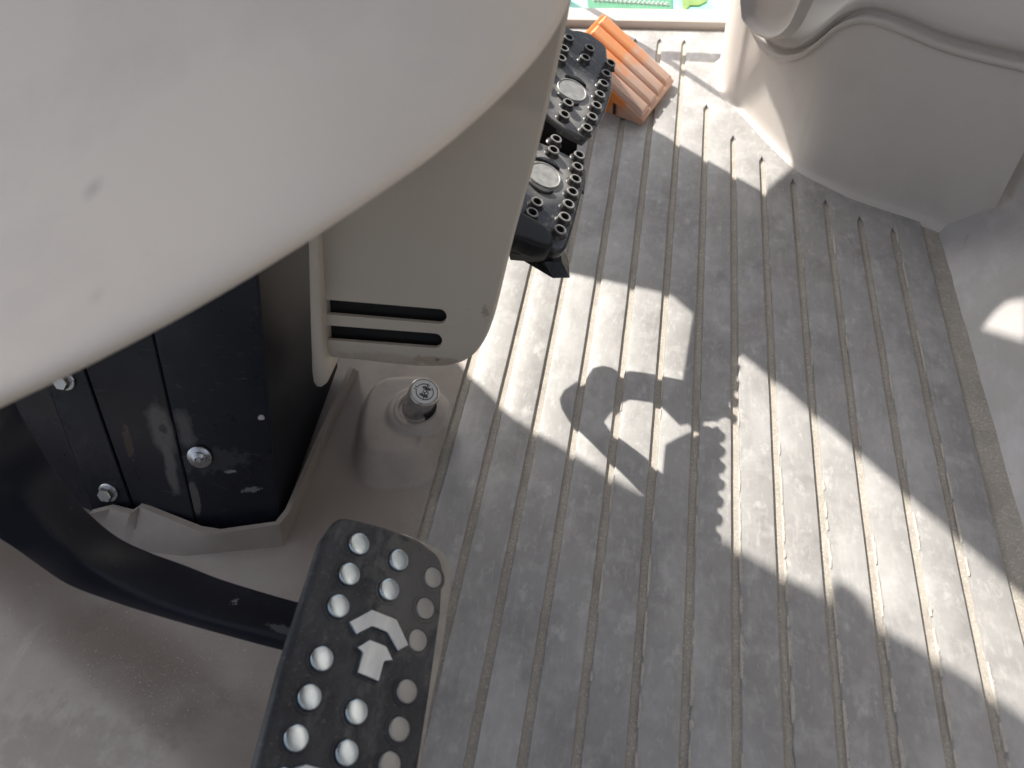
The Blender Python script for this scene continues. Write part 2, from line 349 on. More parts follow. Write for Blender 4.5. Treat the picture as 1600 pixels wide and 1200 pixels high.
# ------------------------------------------------------------------ front sill and printed sheet beyond it
bm = bmesh.new(); box(bm, -.55, .128, 1.461, 1.512, -.004, .014, .003)
sill = obj('front_sill', bm, M_BEIGE, None, 40); setp(sill, 'pale beige ledge across the front end of the cab floor', 'sill')
sheet = thing('printed_sheet', (-.03, 1.62, 0), 'turquoise and green printed plastic sheet lying beyond the front ledge', 'sheet')
bm = bmesh.new(); box(bm, -.5, .122, 1.515, 1.80, -.003, .002, .001); obj('base_sheet', bm, M_TURQ, sheet, 40)
def flat(name, px, z, m, par, th=.003):
    bm = bmesh.new(); P = [atz(x, y, z) for x, y in px]
    prism(bm, P, [p - Vector((0, 0, th)) for p in P]); return obj(name, bm, m, par, 40)
gb = flat('green_band', [(922, 24), (990, 30), (1046, 30), (1050, 12), (1048, -60), (916, -60), (918, 6)], .006, M_GREEN, sheet, .004)
tm = None
for row, (ya, yb) in enumerate(((18, 26), (1, 8))):
    for i in range(17):
        t = i / 16; p = atz(930 + t * 112, ya + t * (yb - ya), .006)
        if tm is None:
            b2 = bmesh.new(); lathe(b2, (0, 0, 0), (0, 0, 1), [(.0042, -.001), (.0036, .003), (.0012, .006)], 8)
            tm = obj('bump', b2, M_WHITE, gb, 40); o = tm
        else:
            o = tm.copy(); C.objects.link(o); o.parent = gb
        o.location = p
flat('olive_patch', [(1064, -30), (1066, 6), (1070, 16), (1078, 8), (1092, 8), (1104, 2), (1112, -30)], .005, M_OLIVE, sheet)
flat('blue_patch', [(1160, -30), (1152, 6), (1140, 20), (1122, 29), (1112, 27), (1118, 12), (1112, 2), (1120, -30)], .005, M_BLUE, sheet)

# ------------------------------------------------------------------ right hand side panel
side = thing('side_panel', (.3, .97, 0), 'beige side panel with wavy trim lip rising along the right of the floor', 'panel')
TR = [(1158, -40), (1164, -8), (1169, 20), (1178, 48), (1192, 71), (1207, 85), (1225, 92), (1245, 90), (1265, 81), (1290, 61), (1310, 45), (1335, 34), (1358, 32), (1385, 38), (1420, 52), (1470, 73), (1530, 90), (1600, 106), (1660, 120)]
TRp = [wall_hit(x, y) for x, y in [(p.x, p.y) for p in cat_rom([(x, y, 0) for x, y in TR], 4)]]
TRp = [p for p in TRp if p is not None]
def nrm_at(p):
    best = min(range(len(WALLP) - 1), key=lambda i: ((WALLP[i] + WALLP[i + 1]) / 2 - Vector((p.x, p.y, 0))).length)
    e = WALLP[best + 1] - WALLP[best]; n = Vector((-e.y, e.x, 0)).normalized()
    return n if n.dot(CAM - p) > 0 else -n
TRn = [nrm_at(p) for p in TRp]
for _ in range(6): TRn = [((TRn[max(0, i - 1)] + TRn[i] * 2 + TRn[min(len(TRn) - 1, i + 1)])).normalized() for i in range(len(TRn))]
bm = bmesh.new()
cols = [(WALLP[i], TRp[0].z + .0) for i in range(len(WALLP)) if WALLP[i].y > TRp[0].y + .002] + [(Vector((p.x, p.y, 0)), p.z) for p in TRp]
def wcol(b, h):
    n = nrm_at(Vector((b.x, b.y, 0))); q = []
    for z, o in ((-.004, .011), (.001, .0075), (.0035, .0035), (.008, .0008), (.02, 0)): q.append(Vector((b.x, b.y, z)) + n * o)
    return q + [Vector((b.x, b.y, .02 + (h - .02) * t)) for t in (.2, .4, .6, .8, 1)]
loft(bm, [wcol(b, h) for b, h in cols], False)
wpan = obj('wall_panel', bm, M_PANEL, side, 60)
prof = [(-.003, 0), (-.003, .004), (0, .0062), (.003, .0064), (.0055, .004), (.0065, -.002), (.009, -.006), (.012, -.006), (.015, -.001), (.019, .003), (.026, .002), (.04, -.012), (.06, -.05), (.10, -.15), (.15, -.30)]
def prof_mesh(a, b): 
    bm = bmesh.new(); loft(bm, [[p + Vector((0, 0, dz)) + n * o for dz, o in prof[a:b]] for p, n in zip(TRp, TRn)], False); return bm
obj('trim_lip', prof_mesh(0, 7), M_BEIGE, side, 60)
obj('upper_panel', prof_mesh(6, 15), M_PADD, side, 60)
pk = [(1178, -60), (1182, 12), (1192, 33), (1207, 46), (1228, 54), (1246, 49), (1262, 34), (1273, 14), (1283, -10), (1300, -60)]
pkc = [(p.x, p.y) for p in cat_rom([(x, y, 0) for x, y in pk], 4)]
cen = (1232, -20)
def pkr(s, out): 
    r = []
    for x, y in pkc:
        X, Y = cen[0] + (x - cen[0]) * s, cen[1] + (y - cen[1]) * s
        p = wall_hit(X, Y); r.append(p + nrm_at(p) * out)
    return r
bm = bmesh.new(); loft(bm, [pkr(1.06, .012), pkr(1.03, .026), pkr(.98, .028), pkr(.92, .024), pkr(.84, .018), pkr(.6, .016), pkr(.2, .016)], False)
obj('pocket_rim', bm, M_BEIGE, side, 60)

# ------------------------------------------------------------------ steering column: housing, fairing, cover
colm = thing('steering_column', (-.45, .42, 0), 'steering column with big beige cover over a dark navy housing at the left', 'steering column')
ZB = .012
Bp = [(-60, 700), (60, 765), (150, 800), (214, 806), (310, 832), (437, 820)]
Tp = [None, None, None, (135, 580), (245, 550), (402, 430)]
base = [atz(x, y, ZB) for x, y in Bp]
LEAN = .5
tops = []
for i, b in enumerate(base):
    if Tp[i] is None: tops.append(None); continue
    n = Vector((0, -1, LEAN)); t = atp(Tp[i][0], Tp[i][1], b, n); d = t - b; tops.append(b + d * (.36 / d.z))
d3 = tops[3] - base[3]
for i in range(3): tops[i] = base[i] + d3
bE = Vector((base[5].x - .010, .56, ZB)); tE = Vector((tops[5].x - .012, .70, tops[5].z))
base.append(bE); tops.append(tE)
base += [Vector((-.70, .56, ZB))]; tops += [Vector((-.66, .70, tops[5].z))]
q3 = lambda x, y: atp(x, y, base[3], (base[4] - base[3]).cross(tops[3] - base[3]).normalized())
q4 = lambda x, y: atp(x, y, base[4], (base[5] - base[4]).cross(tops[4] - base[4]).normalized())
q2 = lambda x, y: atp(x, y, base[2], (base[3] - base[2]).cross(tops[2] - base[2]).normalized())
GREY = (.115, .11, .105)  # grey of brushed scuffs, with soft sheen put into the colour
M_NAVY3 = mat('navy_scuffed', (.007, .008, .014), (.010, .011, .018), 12, .32, .07, .0002, 90, layers=[scuff((.12, .12, .12), 200, .63, .76, .5, (.15, 1, 1), .3),
    spot(GREY, q3(255, 678), (.018, .05, .034), .75, 40, .8, .5), spot(GREY, q3(268, 735), (.009, .04, .028), .75, 60, .7, .5), spot((.02, .02, .026), q3(255, 672), (.006, .02, .006), .8, 120, .6), spot((.07, .05, .035), q3(200, 690), (.006, .03, .02), .6, 200, 1)])
M_NAVY4 = mat('navy_worn', (.008, .009, .016), (.011, .012, .020), 12, .32, .07, .0002, 90, layers=[scuff((.14, .14, .145), 200, .62, .75, .5, (.15, 1, 1), .2),
    spot(GREY, q4(288, 668), (.010, .05, .024), .7, 60, .8, .5), spot(GREY, q4(304, 780), (.006, .05, .020), .8, 120, .5), spot((.5, .48, .46), q4(409, 650), (.004, .01, .003), .9, 400, 1.0), spot((.3, .3, .3), q4(392, 765), (.010, .02, .003), .5, 300, 1.2), spot((.3, .3, .31), q4(360, 737), (.006, .02, .0016), .7, 300, .8), spot((.10, .10, .10), q4(330, 720), (.04, .05, .012), .3, 150, 1)])
M_NAVY5 = mat('navy_flat', (.006, .007, .011), (.009, .010, .015), 12, .5, 0, spec=0)
seams = []
for i in range(len(base) - 1 - 1):
    a, b, c, d = base[i], base[i + 1], tops[i + 1], tops[i]
    bm = bmesh.new(); nrm = (b - a).cross(d - a).normalized()
    if nrm.dot(CAM - a) < 0: nrm = -nrm
    off = .0018 if i in (2,) else (.0006 * (i % 2))
    g = .0006; e = (b - a).normalized()
    F = [a + e * g, b - e * g, c - e * g, d + e * g]
    P = [[p - nrm * .004 for p in F], [p + nrm * (off - .0008) for p in F], None]
    e2 = [(F[1] - F[0]).normalized() * .0012, (F[2] - F[3]).normalized() * .0012]
    P[2] = [F[0] + e2[0] + nrm * off, F[1] - e2[0] + nrm * off, F[2] - e2[1] + nrm * off, F[3] + e2[1] + nrm * off]
    loft(bm, P, True, True, True)
    obj('housing_panel', bm, {3: M_NAVY3, 4: M_NAVY4, 5: M_NAVY5}.get(i, M_NAVY), colm, 30)
    seams.append((a, nrm))
bm = bmesh.new()
def shr(p, k=.007): c = Vector((-.55, .6, p.z)); return p + (c - p).normalized() * k
loft(bm, [[shr(p) for p in base], [shr(p) for p in tops]], True, True, True); obj('housing_core', bm, M_VOID, colm, 30)
def bolt(px, pan, kind, R):
    a, n = seams[pan]; o = atp(px[0], px[1], a + n * .002, n)
    bm = bmesh.new()
    if kind == 'hex':
        lathe(bm, o, n, [(R, -.001), (R, .0012), (R * .93, .002), (R * .8, .0022)], 24)
        lathe(bm, o, n, [(R * .74, .001), (R * .74, .0075), (R * .66, .0088)], 6)
    else:
        lathe(bm, o, n, [(R, -.001), (R, .0012), (R * .92, .002), (R * .62, .003), (R * .60, .0045), (R * .42, .0062), (R * .24, .0066), (R * .22, .0045)], 24)
    obj('bolt', bm, M_STEEL, colm, 35)
bolt((170, 769), 2, 'hex', .0108); bolt((312, 714), 4, 'dome', .0120); bolt((102, 594), 2, 'hex', .0108)
# beige moulded collar of the mat round the housing
ct = [(140, 803), (172, 795), (203, 803), (213, 797), (218, 792), (230, 797), (310, 829), (340, 834), (437, 819), (452, 800), (500, 690), (552, 575)]
cb_ = [(120, 822), (150, 838), (185, 852), (200, 857), (206, 858), (215, 860), (285, 868), (330, 864), (442, 853), (458, 822), (508, 697), (560, 580)]
T = [atz(x, y, .030) for x, y in ct]; Bo = [atz(x, y, .0005) for x, y in cb_]
bm = bmesh.new()
inn = [p + Vector((0, .006, -.001)) if i < 8 else p + Vector((-.006, .003, -.001)) for i, p in enumerate(T)]
loft(bm, [[p - Vector((0, .002, .004)) for p in Bo], Bo, [b.lerp(t, .5) + Vector((0, 0, -.0015)) for b, t in zip(Bo, T)], [b.lerp(t, .94) for b, t in zip(Bo, T)], T, inn, [p + Vector((0, 0, -.025)) for p in inn]], False)
M_COLLAR = mat('collar_rubber', (.30, .265, .235), (.34, .30, .27), 20, .6, 0, .0004, 160, layers=[scuff((.22, .19, .165), 30, .55, .68, .5), scuff((.42, .39, .35), 60, .64, .76, .35)])
obj('column_collar', bm, M_COLLAR, floor, 28)

# steering wheel over the column (out of the frame, it keeps the sky off the cover)
swh = thing('steering_wheel', (-.17, .44, .80), 'black steering wheel above the beige column cover', 'steering wheel')
wn = Vector((0, -.35, 1)).normalized(); wu, wv_, _ = frame(wn); wc = Vector((-.17, .44, .80))
bm = bmesh.new(); ring = [wc + (wu * math.cos(2 * math.pi * k / 48) + wv_ * math.sin(2 * math.pi * k / 48)) * .19 for k in range(48)]
lp = []
for k in range(48):
    d = (ring[k] - wc).normalized(); lp.append([ring[k] + (d * math.cos(a) + wn * math.sin(a)) * .014 for a in [2 * math.pi * q / 10 for q in range(10)]])
lp.append(lp[0]); loft(bm, lp, True); obj('rim', bm, M_RUBBER, swh, 60)
bm = bmesh.new(); lathe(bm, wc - wn * .02, wn, [(.05, -.04), (.075, 0), (.07, .018), (.03, .024)], 28); obj('hub', bm, M_RUBBER, swh, 40)
for a in (0.5, 2.64, 4.71):
    d = wu * math.cos(a) + wv_ * math.sin(a); bm = bmesh.new(); tube(bm, [wc + d * .05 - wn * .012, wc + d * .12 - wn * .008, wc + d * .188], .014, 10); obj('spoke', bm, M_RUBBER, swh, 60)
# fairing with two slots
right = [(905, -60), (893, -8), (884, 40), (872, 95), (860, 150), (845, 212), (830, 272), (815, 325), (800, 380), (788, 430), (776, 480), (768, 508), (758, 533), (745, 553), (728, 566), (708, 573), (688, 576), (655, 576), (620, 573), (570, 567), (500, 560)]
left = [(497, 540), (495, 440), (493, 375), (490, 300), (640, 120), (760, -60)]
OUT = [(p.x, p.y) for p in cat_rom([(x, y, 0) for x, y in right], 3)] + left
def fp(px, dep): return [atp(x, y, FO, FN) - FN * dep for x, y in px]
def slot(x0, y0, x1, y1, h, sh):
    pts = [(x0, y0 + h), (x0, y0)]
    r = h / 2
    for i in range(9):
        a = -math.pi / 2 + math.pi * i / 8
        pts.append((x1 - r + r * math.cos(a), (y1 + r) + r * math.sin(a)))
    return pts
SL = [slot(510, 468, 698, 483, 23, 0), slot(510, 508, 691, 521, 23, 0)]
bm = bmesh.new()
front_px = inset2d(OUT, 6)
mid_px = inset2d(OUT, 2)
loops3 = [[FO + (p - FO) for p in fp(front_px, 0)]] + [fp(s, 0) for s in SL]
allv = []
idx = tessellate_polygon(loops3)
fv = [bm.verts.new(p) for l in loops3 for p in l]
for t in idx:
    try: bm.faces.new([fv[i] for i in t])
    except ValueError: pass
n0 = len(loops3[0])
def strip_(A, B):
    n = len(A)
    for k in range(n): bm.faces.new((A[k], A[(k + 1) % n], B[(k + 1) % n], B[k]))
l1 = [bm.verts.new(p) for p in fp(mid_px, .0022)]; l2 = [bm.verts.new(p) for p in fp(OUT, .007)]
ctr = Vector((690, 330)); shrink = lambda P, k: [ctr + (Vector(p) - ctr) * k for p in P]; bk = shrink(OUT, .93)
l3 = [bm.verts.new(p) for p in fp(inset2d(OUT, 3), .02)]; l4 = [bm.verts.new(p) for p in fp(bk, .07)]
strip_(fv[:n0], l1); strip_(l1, l2); strip_(l2, l3); strip_(l3, l4)
pos = n0
for s in SL:
    A = fv[pos:pos + len(s)]; pos += len(s)
    B = [bm.verts.new(p) for p in fp(s, .0035)]; strip_(A, B)
fair = obj('fairing', bm, M_FAIR, colm, 50)
bm = bmesh.new(); BK = [(487, 420), (770, 420), (740, 550), (690, 562), (600, 560), (492, 552)]; prism(bm, fp(BK, .012), fp(shrink(BK, .95), .05)); obj('slot_shade', bm, M_VOID, fair, 30)  # black plate added behind the slots, stands in for the shade inside
FL = [(488, 330), (489, 400), (491, 500), (493, 570), (495, 585), (500, 593), (508, 594), (516, 588), (522, 572), (517, 560), (512, 545), (507, 450), (503, 330)]
bm = bmesh.new()
FLi = inset2d(FL, 3)
loft(bm, [fp(FLi, -.012), fp(inset2d(FL, 1), -.0108), fp(FL, -.008), fp(FL, .04)], True, True, True)
obj('flange', bm, M_FAIR, fair, 50)
# big cover nearest the lens
EDG = [(-140, 708), (-60, 669), (0, 639), (120, 582), (250, 515), (350, 459), (450, 399), (560, 327), (640, 272), (700, 227), (780, 156), (830, 103), (858, 66), (880, 28), (896, -14), (908, -60), (916, -110)]
E2 = [(p.x, p.y) for p in cat_rom([(x, y, 0) for x, y in EDG], 3)]
bm = bmesh.new(); rows = []
nE = len(E2)
for i, (x, y) in enumerate(E2):
    a = E2[max(0, i - 1)]; b = E2[min(nE - 1, i + 1)]; t = Vector((b[0] - a[0], b[1] - a[1])).normalized(); nn = Vector((t.y, -t.x))
    if nn.y > 0: nn = -nn
    nn = (nn * .5 + Vector((-.62, -.78)) * .5).normalized()
    s = i / (nE - 1); d0 = .335 + .105 * s
    col_ = []
    for ins, dl, dr in ((120, .19, .19), (40, .10, .10), (12, .045, .045), (3, .018, .018), (0, .008, .008), (4, .001, .002), (14, -.005, -.003), (40, -.004, -.007), (110, .020, -.015), (240, .085, -.027), (420, .18, -.040), (700, .28, -.04), (1000, .40, -.02)):
        dd = dl + (dr - dl) * min(1, s * 1.1) ** .8
        col_.append(atd(x + nn.x * ins, y + nn.y * ins, d0 + dd))
    rows.append(col_)
loft(bm, rows, False)
cv = obj('column_cover', bm, M_COVER, colm, 80)
md = cv.modifiers.new('sub', 'SUBSURF'); md.levels = 1; md.render_levels = 2

# ------------------------------------------------------------------ foot switch
sw = thing('foot_switch', KN, 'round metal foot switch with a black lamp symbol on its cap', 'switch')
tdir = (atd(663, 612, .80) - KN); 
top = atz(663, 612, .076); ax = (top - KN).normalized()
bm = bmesh.new(); Rk = .0163
Lk = (top - KN).length
lathe(bm, KN, ax, [(Rk * .97, -.012), (Rk * .98, Lk - .003), (Rk, Lk - .0028), (Rk, Lk - .0008), (Rk * .95, Lk), (Rk * .90, Lk), (Rk * .88, Lk - .0005), (Rk * .84, Lk - .0005)], 40)
btn = obj('button', bm, M_STEEL, sw, 35)
kz = .0375
bm = bmesh.new(); kc = Vector((KN.x + .003, KN.y - .001, kz)); lathe(bm, kc, (0, 0, 1), [(.036, -.010), (.029, -.003), (.026, .0005), (.0235, .0012), (.0215, .0004), (.0205, -.006)], 40, cap0=False, cap1=False); obj('collar', bm, M_MAT, sw, 60)
bm = bmesh.new(); lathe(bm, kc, (0, 0, 1), [(.0225, -.004), (.021, -.0022)], 30); obj('hole_shade', bm, M_VOID, sw, 30)  # black disc in place of a hole, its shade put into the colour
M_CAP = mat('cap_face', (.62, .66, .68), (.68, .71, .73), 80, .4, 0, .0001, 600)
bm = bmesh.new(); lathe(bm, KN, ax, [(Rk * .835, Lk - .001), (Rk * .835, Lk + .0001)], 36); obj('cap_face', bm, M_CAP, btn, 30)
# symbol: built in the plane of the cap, axes taken from picture directions
ux = (atp(673, 612, top, ax) - top).normalized(); uy = ax.cross(ux)
if (atp(663, 602, top, ax) - top).dot(uy) < 0: uy = -uy
def ribbon(bm, pts, w, h=.0004):
    P = [Vector(p) for p in pts]; L_, R_ = [], []
    for i, p in enumerate(P):
        d = (P[min(i + 1, len(P) - 1)] - P[max(0, i - 1)]).normalized(); q = Vector((-d.y, d.x)) * w / 2; L_.append(p + q); R_.append(p - q)
    poly = L_ + R_[::-1]
    f = [top + ux * p.x + uy * p.y + ax * h for p in poly]; b = [top + ux * p.x + uy * p.y - ax * .0003 for p in poly]
    prism(bm, f, b)
def S(x, y): return Vector(((x - 863) / 137.5 * Rk, -(y - 320) / 137.5 * Rk))   # coordinates read off the enlarged photograph
bm = bmesh.new()
def arc(cx, cy, r, a0, a1, n=14): return [S(cx + r * math.cos(math.radians(a0 + (a1 - a0) * i / n)), cy - r * math.sin(math.radians(a0 + (a1 - a0) * i / n))) for i in range(n + 1)]
W = .0008
ribbon(bm, [S(785, 262), S(797, 272)] + arc(866, 322, 78, 140, 45), W)
ribbon(bm, [S(772, 285), S(790, 288)] + arc(866, 322, 78, 165, 245), W)
ribbon(bm, arc(866, 322, 78, 30, -105), W)
ribbon(bm, [S(906, 243), S(893, 275)], W); ribbon(bm, [S(855, 368), S(838, 405)], W)
def oval(cx, cy, a, b, rot): 
    pts = []
    for i in range(19):
        t = 2 * math.pi * i / 18; X, Y = a * math.cos(t), b * math.sin(t); c, s_ = math.cos(rot), math.sin(rot)
        pts.append(S(cx + X * c - Y * s_, cy + X * s_ + Y * c))
    ribbon(bm, pts, W * .9)
r_ = math.radians(62)
for cx, cy in ((868, 315), (880, 338)): oval(cx, cy, 13, 19, r_)
for cx, cy in ((868, 278), (890, 288), (908, 300), (832, 345), (852, 358), (876, 370)): oval(cx, cy, 8, 15, r_)
ribbon(bm, [S(850, 270), S(925, 308)], W * .8); ribbon(bm, [S(818, 340), S(890, 376)], W * .8)
obj('lamp_symbol', bm, M_INK, btn)

# ------------------------------------------------------------------ brake pedal
bn = Vector((.67089, -.01417, .74142)).normalized(); bv = Vector((0, 1, 0)); bv = (bv - bn * bv.dot(bn)).normalized(); bu = bv.cross(bn)
WU = .037; bo = CAM + Vector((-4.848, 4.210, -15.427)) * WU
bp = thing('brake_pedal', bo - Vector((0, 0, 0)), 'black rubber foot pedal with silver studs and arrow on a bent navy arm', 'pedal')
def onp(x, y, o, n, u, v): p = atp(x, y, o, n) - o; return Vector((p.dot(u), p.dot(v)))
PO = [(503, 845), (531, 806), (560, 812), (600, 822), (655, 842), (688, 868), (694, 890), (690, 960), (672, 1090), (655, 1200), (628, 1370), (340, 1420), (398, 1200), (440, 1040)]
rr = [.004, .016, .004, .0, .004, .010, .004, 0, 0, 0, .02, .02, 0, 0]
P2 = round2d([onp(x, y, bo, bn, bu, bv) for x, y in PO], rr, 5)
bm = bmesh.new(); pad2d(bm, P2, bo, bu, bv, bn, [(.0, -.008), (.0, -.0035), (.0012, -.0012), (.0035, 0), (.006, .0001)])
obj('pad', bm, M_RUBBER, bp, 40)
PB = round2d([onp(x, y, bo - bn * .0086, bn, bu, bv) for x, y in [(520, 860), (560, 822), (635, 835), (692, 861), (706, 884), (704, 925), (692, 1010), (672, 1110), (654, 1230), (636, 1380), (380, 1400), (440, 1200)]], [.01, .01, 0, .01, .01, 0, 0, 0, 0, .02, .02, 0], 4)
bm = bmesh.new(); pad2d(bm, PB, bo, bu, bv, bn, [(.001, -.0125), (0, -.0118), (0, -.0092), (.001, -.0086)])
M_PLATE = mat('plate_steel', (.42, .40, .37), (.5, .48, .45), 60, .42, .06, .0002, 300, metal=.7); obj('backing_plate', bm, M_PLATE, bp, 35)
studs = [(559, 851), (544, 898), (527, 948), (501, 1030), (482, 1090), (461, 1154), (621, 876), (606, 922), (555, 1113), (540, 1177), (676, 903), (664, 951), (652, 1001), (634, 1081), (622, 1140), (607, 1195)]
low = {10, 11, 12}
bs = bmesh.new(); R0 = .0091
lathe(bs, (0, 0, 0), bn, [(R0 * 1.02, -.001), (R0 * 1.0, .0022), (R0 * .97, .0031), (R0 * .90, .0036), (R0 * .80, .0038), (R0 * .4, .0040), (R0 * .1, .00405)], 28)
b4 = bs.copy(); st = obj('stud', bs, M_STUD, bp, 50); dull = bpy.data.meshes.new('stud_shade'); b4.to_mesh(dull); dull.materials.append(M_STUDSH); dull.polygons.foreach_set('use_smooth', [True] * len(dull.polygons))
b3 = bmesh.new(); lathe(b3, (0, 0, 0), bn, [(R0 * 1.35, -.001), (R0 * 1.3, .0005), (R0 * 1.12, .0010), (R0 * 1.02, .0006)], 28, cap1=False)
sk_ = obj('stud_seat', b3, M_RUBBER, bp, 50)
first = True
for i, (x, y) in enumerate(studs + [(440, 1222), (518, 1246), (590, 1256)]):
    p = atp(x, y, bo, bn)
    o = st if first else st.copy(); q = sk_ if first else sk_.copy()
    for z in (o, q):
        if not first: C.objects.link(z); z.parent = bp
        z.matrix_parent_inverse = Matrix.Translation(bp.location).inverted()
    o.location = p - bn * (.0024 if i in low else (.0008 if i >= 13 else 0)); q.location = p
    if 10 <= i < 16 or i == 18: o.data = dull; o['label'] = 'stud on the dusty right edge, metal darkened for its dimmer light'
    first = False
def emblem(px, name):
    Q = round2d([onp(x, y, bo, bn, bu, bv) for x, y in px], .0014, 3)
    bm = bmesh.new(); pad2d(bm, Q, bo, bu, bv, bn, [(-.0018, -.0005), (-.0014, .0006), (-.0006, .0008)]); obj(name + '_seat', bm, M_RUBBER, bp, 40)
    bm = bmesh.new(); pad2d(bm, Q, bo, bu, bv, bn, [(0, -.0005), (0, .0032), (.0004, .0040), (.0010, .0044)]); obj(name, bm, M_EMB, bp, 14)
Z7 = lambda L_: [(400 + x / 4.615, 940 + y / 4.615) for x, y in L_]
emblem(Z7([(650, 150), (815, 60), (1000, 132), (1088, 322), (1005, 368), (928, 232), (820, 190), (705, 250)]), 'chevron')
emblem(Z7([(705, 335), (800, 275), (925, 325), (975, 435), (908, 440), (870, 590), (708, 520), (748, 372)]), 'arrow')
emblem([(455, 1200), (475, 1194), (520, 1206), (545, 1260), (500, 1280), (440, 1240)], 'lower_chevron')
# bent arm
AM = [(-60, 600), (-30, 675), (0, 730), (28, 765), (60, 809), (97, 853), (133, 883), (187, 915), (250, 943), (333, 970), (400, 986), (457, 1000), (530, 1016)]
AU = [(5, 570), (28, 630), (57, 682), (82, 724), (112, 765), (142, 800), (187, 837), (235, 860), (290, 880), (345, 902), (410, 922), (467, 938), (545, 958)]
AL = [(-110, 700), (-80, 770), (-50, 810), (-10, 840), (25, 863), (60, 888), (105, 917), (165, 940), (230, 961), (310, 984), (385, 1005), (450, 1022), (525, 1040)]
ZA = [.33, .31, .285, .26, .235, .21, .188, .165, .147, .132, .122, .115, .108]
mm, uu, ll = [], [], []
for (mx, my), (ux_, uy_), (lx, ly), z in zip(AM, AU, AL, ZA):
    m_ = atz(mx, my, z); dpt = (m_ - CAM).dot(w3(Vector((0, 0, 1))))
    mm.append(m_); uu.append(atd(ux_, uy_, dpt + .022)); ll.append(atd(lx, ly, dpt + .004))
mm, uu, ll = cat_rom(mm, 4), cat_rom(uu, 4), cat_rom(ll, 4)
bm = bmesh.new(); loops = []
for m_, u_, l_ in zip(mm, uu, ll):
    back = u_ + (l_ - m_)
    def rc(c, a, b, r=.0036): return [c + (a - c).normalized() * r, c + ((a - c).normalized() + (b - c).normalized()) * r * .28, c + (b - c).normalized() * r]
    loops.append(rc(m_, l_, u_) + rc(u_, m_, back) + rc(back, u_, l_) + rc(l_, back, m_))
loft(bm, loops, True, True, True); obj('arm', bm, M_ARM, bp, 30)

# ------------------------------------------------------------------ the two travel pedals
TH = math.radians(25)
def travel(name, label, oz, anchor, cups, inner, lcol, oval_px, outline, cut, cut2):
    u = Vector((math.cos(TH), 0, -math.sin(TH))); o = atz(anchor[0], anchor[1], oz); far = atz(anchor[2], anchor[3], oz + anchor[4])
    v = (far - o).normalized(); u = (u - v * u.dot(v)).normalized(); n = u.cross(v).normalized()
    if n.z < 0: n = -n
    t = thing(name, o, label, 'pedal', 'travel pedals beyond the column')
    f = lambda p: onp(p[0], p[1], o, n, u, v)
    ov = f(oval_px); mid = ov.x
    OUT = [f(p) for p in outline]; lo = min(p.y for p in OUT); hi = max(p.y for p in OUT)
    hi -= cut
    OUT = [Vector((p.x, max(lo + cut2, min(hi, p.y)))) for p in OUT if p.x > -.07] + [Vector((-.076, lo + cut2 + .012)), Vector((-.076, hi - .004))]
    OUT = round2d(OUT, .004, 3)
    bm = bmesh.new(); pad2d(bm, OUT, o, u, v, n, [(.003, -.011), (.0006, -.010), (0, -.004), (.0008, -.0012), (.0025, 0), (.004, .0001)])
    obj('plate', bm, M_PLATEB, t, 40)
    pts = [f(p) for p in cups + inner + lcol]
    full = pts + [Vector((2 * mid - p.x, p.y)) for p in pts[:len(cups)] if True]
    full2 = []
    for p in full:
        if all((p - q).length > .012 for q in full2) and p.x > -.070: full2.append(p)
    r = .0066
    prof = [(r * 1.4, -.0005), (r * 1.06, .0016), (r * 1.0, .0056), (r * .93, .0066), (r * .68, .0066), (r * .60, .0056), (r * .52, -.001)]
    b = bmesh.new(); lathe(b, (0, 0, 0), n, prof, 20, cap0=False)
    b.faces.ensure_lookup_table()
    for k in range(2 * 20, 4 * 20): b.faces[k].material_index = 1
    for k in range(5 * 20, len(b.faces)): b.faces[k].material_index = 2
    cup = obj('cup', b, [MATS['cup_edge'], MATS['cup_rim'], M_VOID], t, 45)
    for i, p in enumerate(full2):
        c = cup if i == 0 else cup.copy()
        if i: C.objects.link(c); c.parent = t
        c.matrix_parent_inverse = Matrix.Translation(t.location).inverted()
        c.location = o + u * p.x + v * p.y
    E = [Vector((ov.x + .0185 * math.cos(a), ov.y + .0190 * math.sin(a))) for a in [2 * math.pi * i / 32 for i in range(32)]]
    bm = bmesh.new(); pad2d(bm, E, o, u, v, n, [(0, -.001), (0, .0018), (.0006, .0024), (.0016, .0024), (.0022, .0018)]); obj('oval_boss', bm, M_OVAL, t, 40)
    for sg in (1, -1):
        s0 = Vector((ov.x, ov.y + sg * .0245)); Q = [Vector((s0.x + .014 * math.cos(a) , s0.y + .0035 * math.sin(a) - sg * .35 * (.014 * math.cos(a)) ** 2 / .014)) for a in [2 * math.pi * i / 20 for i in range(20)]]
        bm = bmesh.new(); pad2d(bm, Q, o, u, v, n, [(0, -.001), (.0002, .0022), (.001, .003)]); obj('curved_bar', bm, M_BLACK, t, 40)
    return t, o, u, v, n, mid, lo, hi, f
mat('cup_rim', (.20, .195, .19), (.34, .33, .315), 200, .35, .05, 0, layers=[scuff((.08, .08, .08), 240, .6, .7, .7)])
mat('cup_edge', (.014, .015, .018), (.03, .03, .032), 60, .30, .06, 0, layers=[scuff((.14, .135, .13), 120, .5, .7, .6)])
zm = lambda L_: [(760 + x / 3, y / 3) for x, y in L_]
t2 = travel('travel_pedal', 'farther black pedal with ring cups, overlapping the orange foot rest', .222, (914, 206, 951, 104, 0),
            zm([(573, 313), (553, 362), (540, 408), (523, 460), (507, 512), (487, 565), (462, 617)]), zm([(475, 243), (455, 288), (375, 500), (357, 555)]), zm([(378, 195), (355, 245), (342, 290)]), (893, 142),
            [(893, 46), (903, 46), (922, 51), (944, 68), (949, 74), (950, 90), (958, 106), (957, 142), (948, 170), (938, 192), (926, 208), (915, 219), (906, 221), (880, 208)], 0, .008)
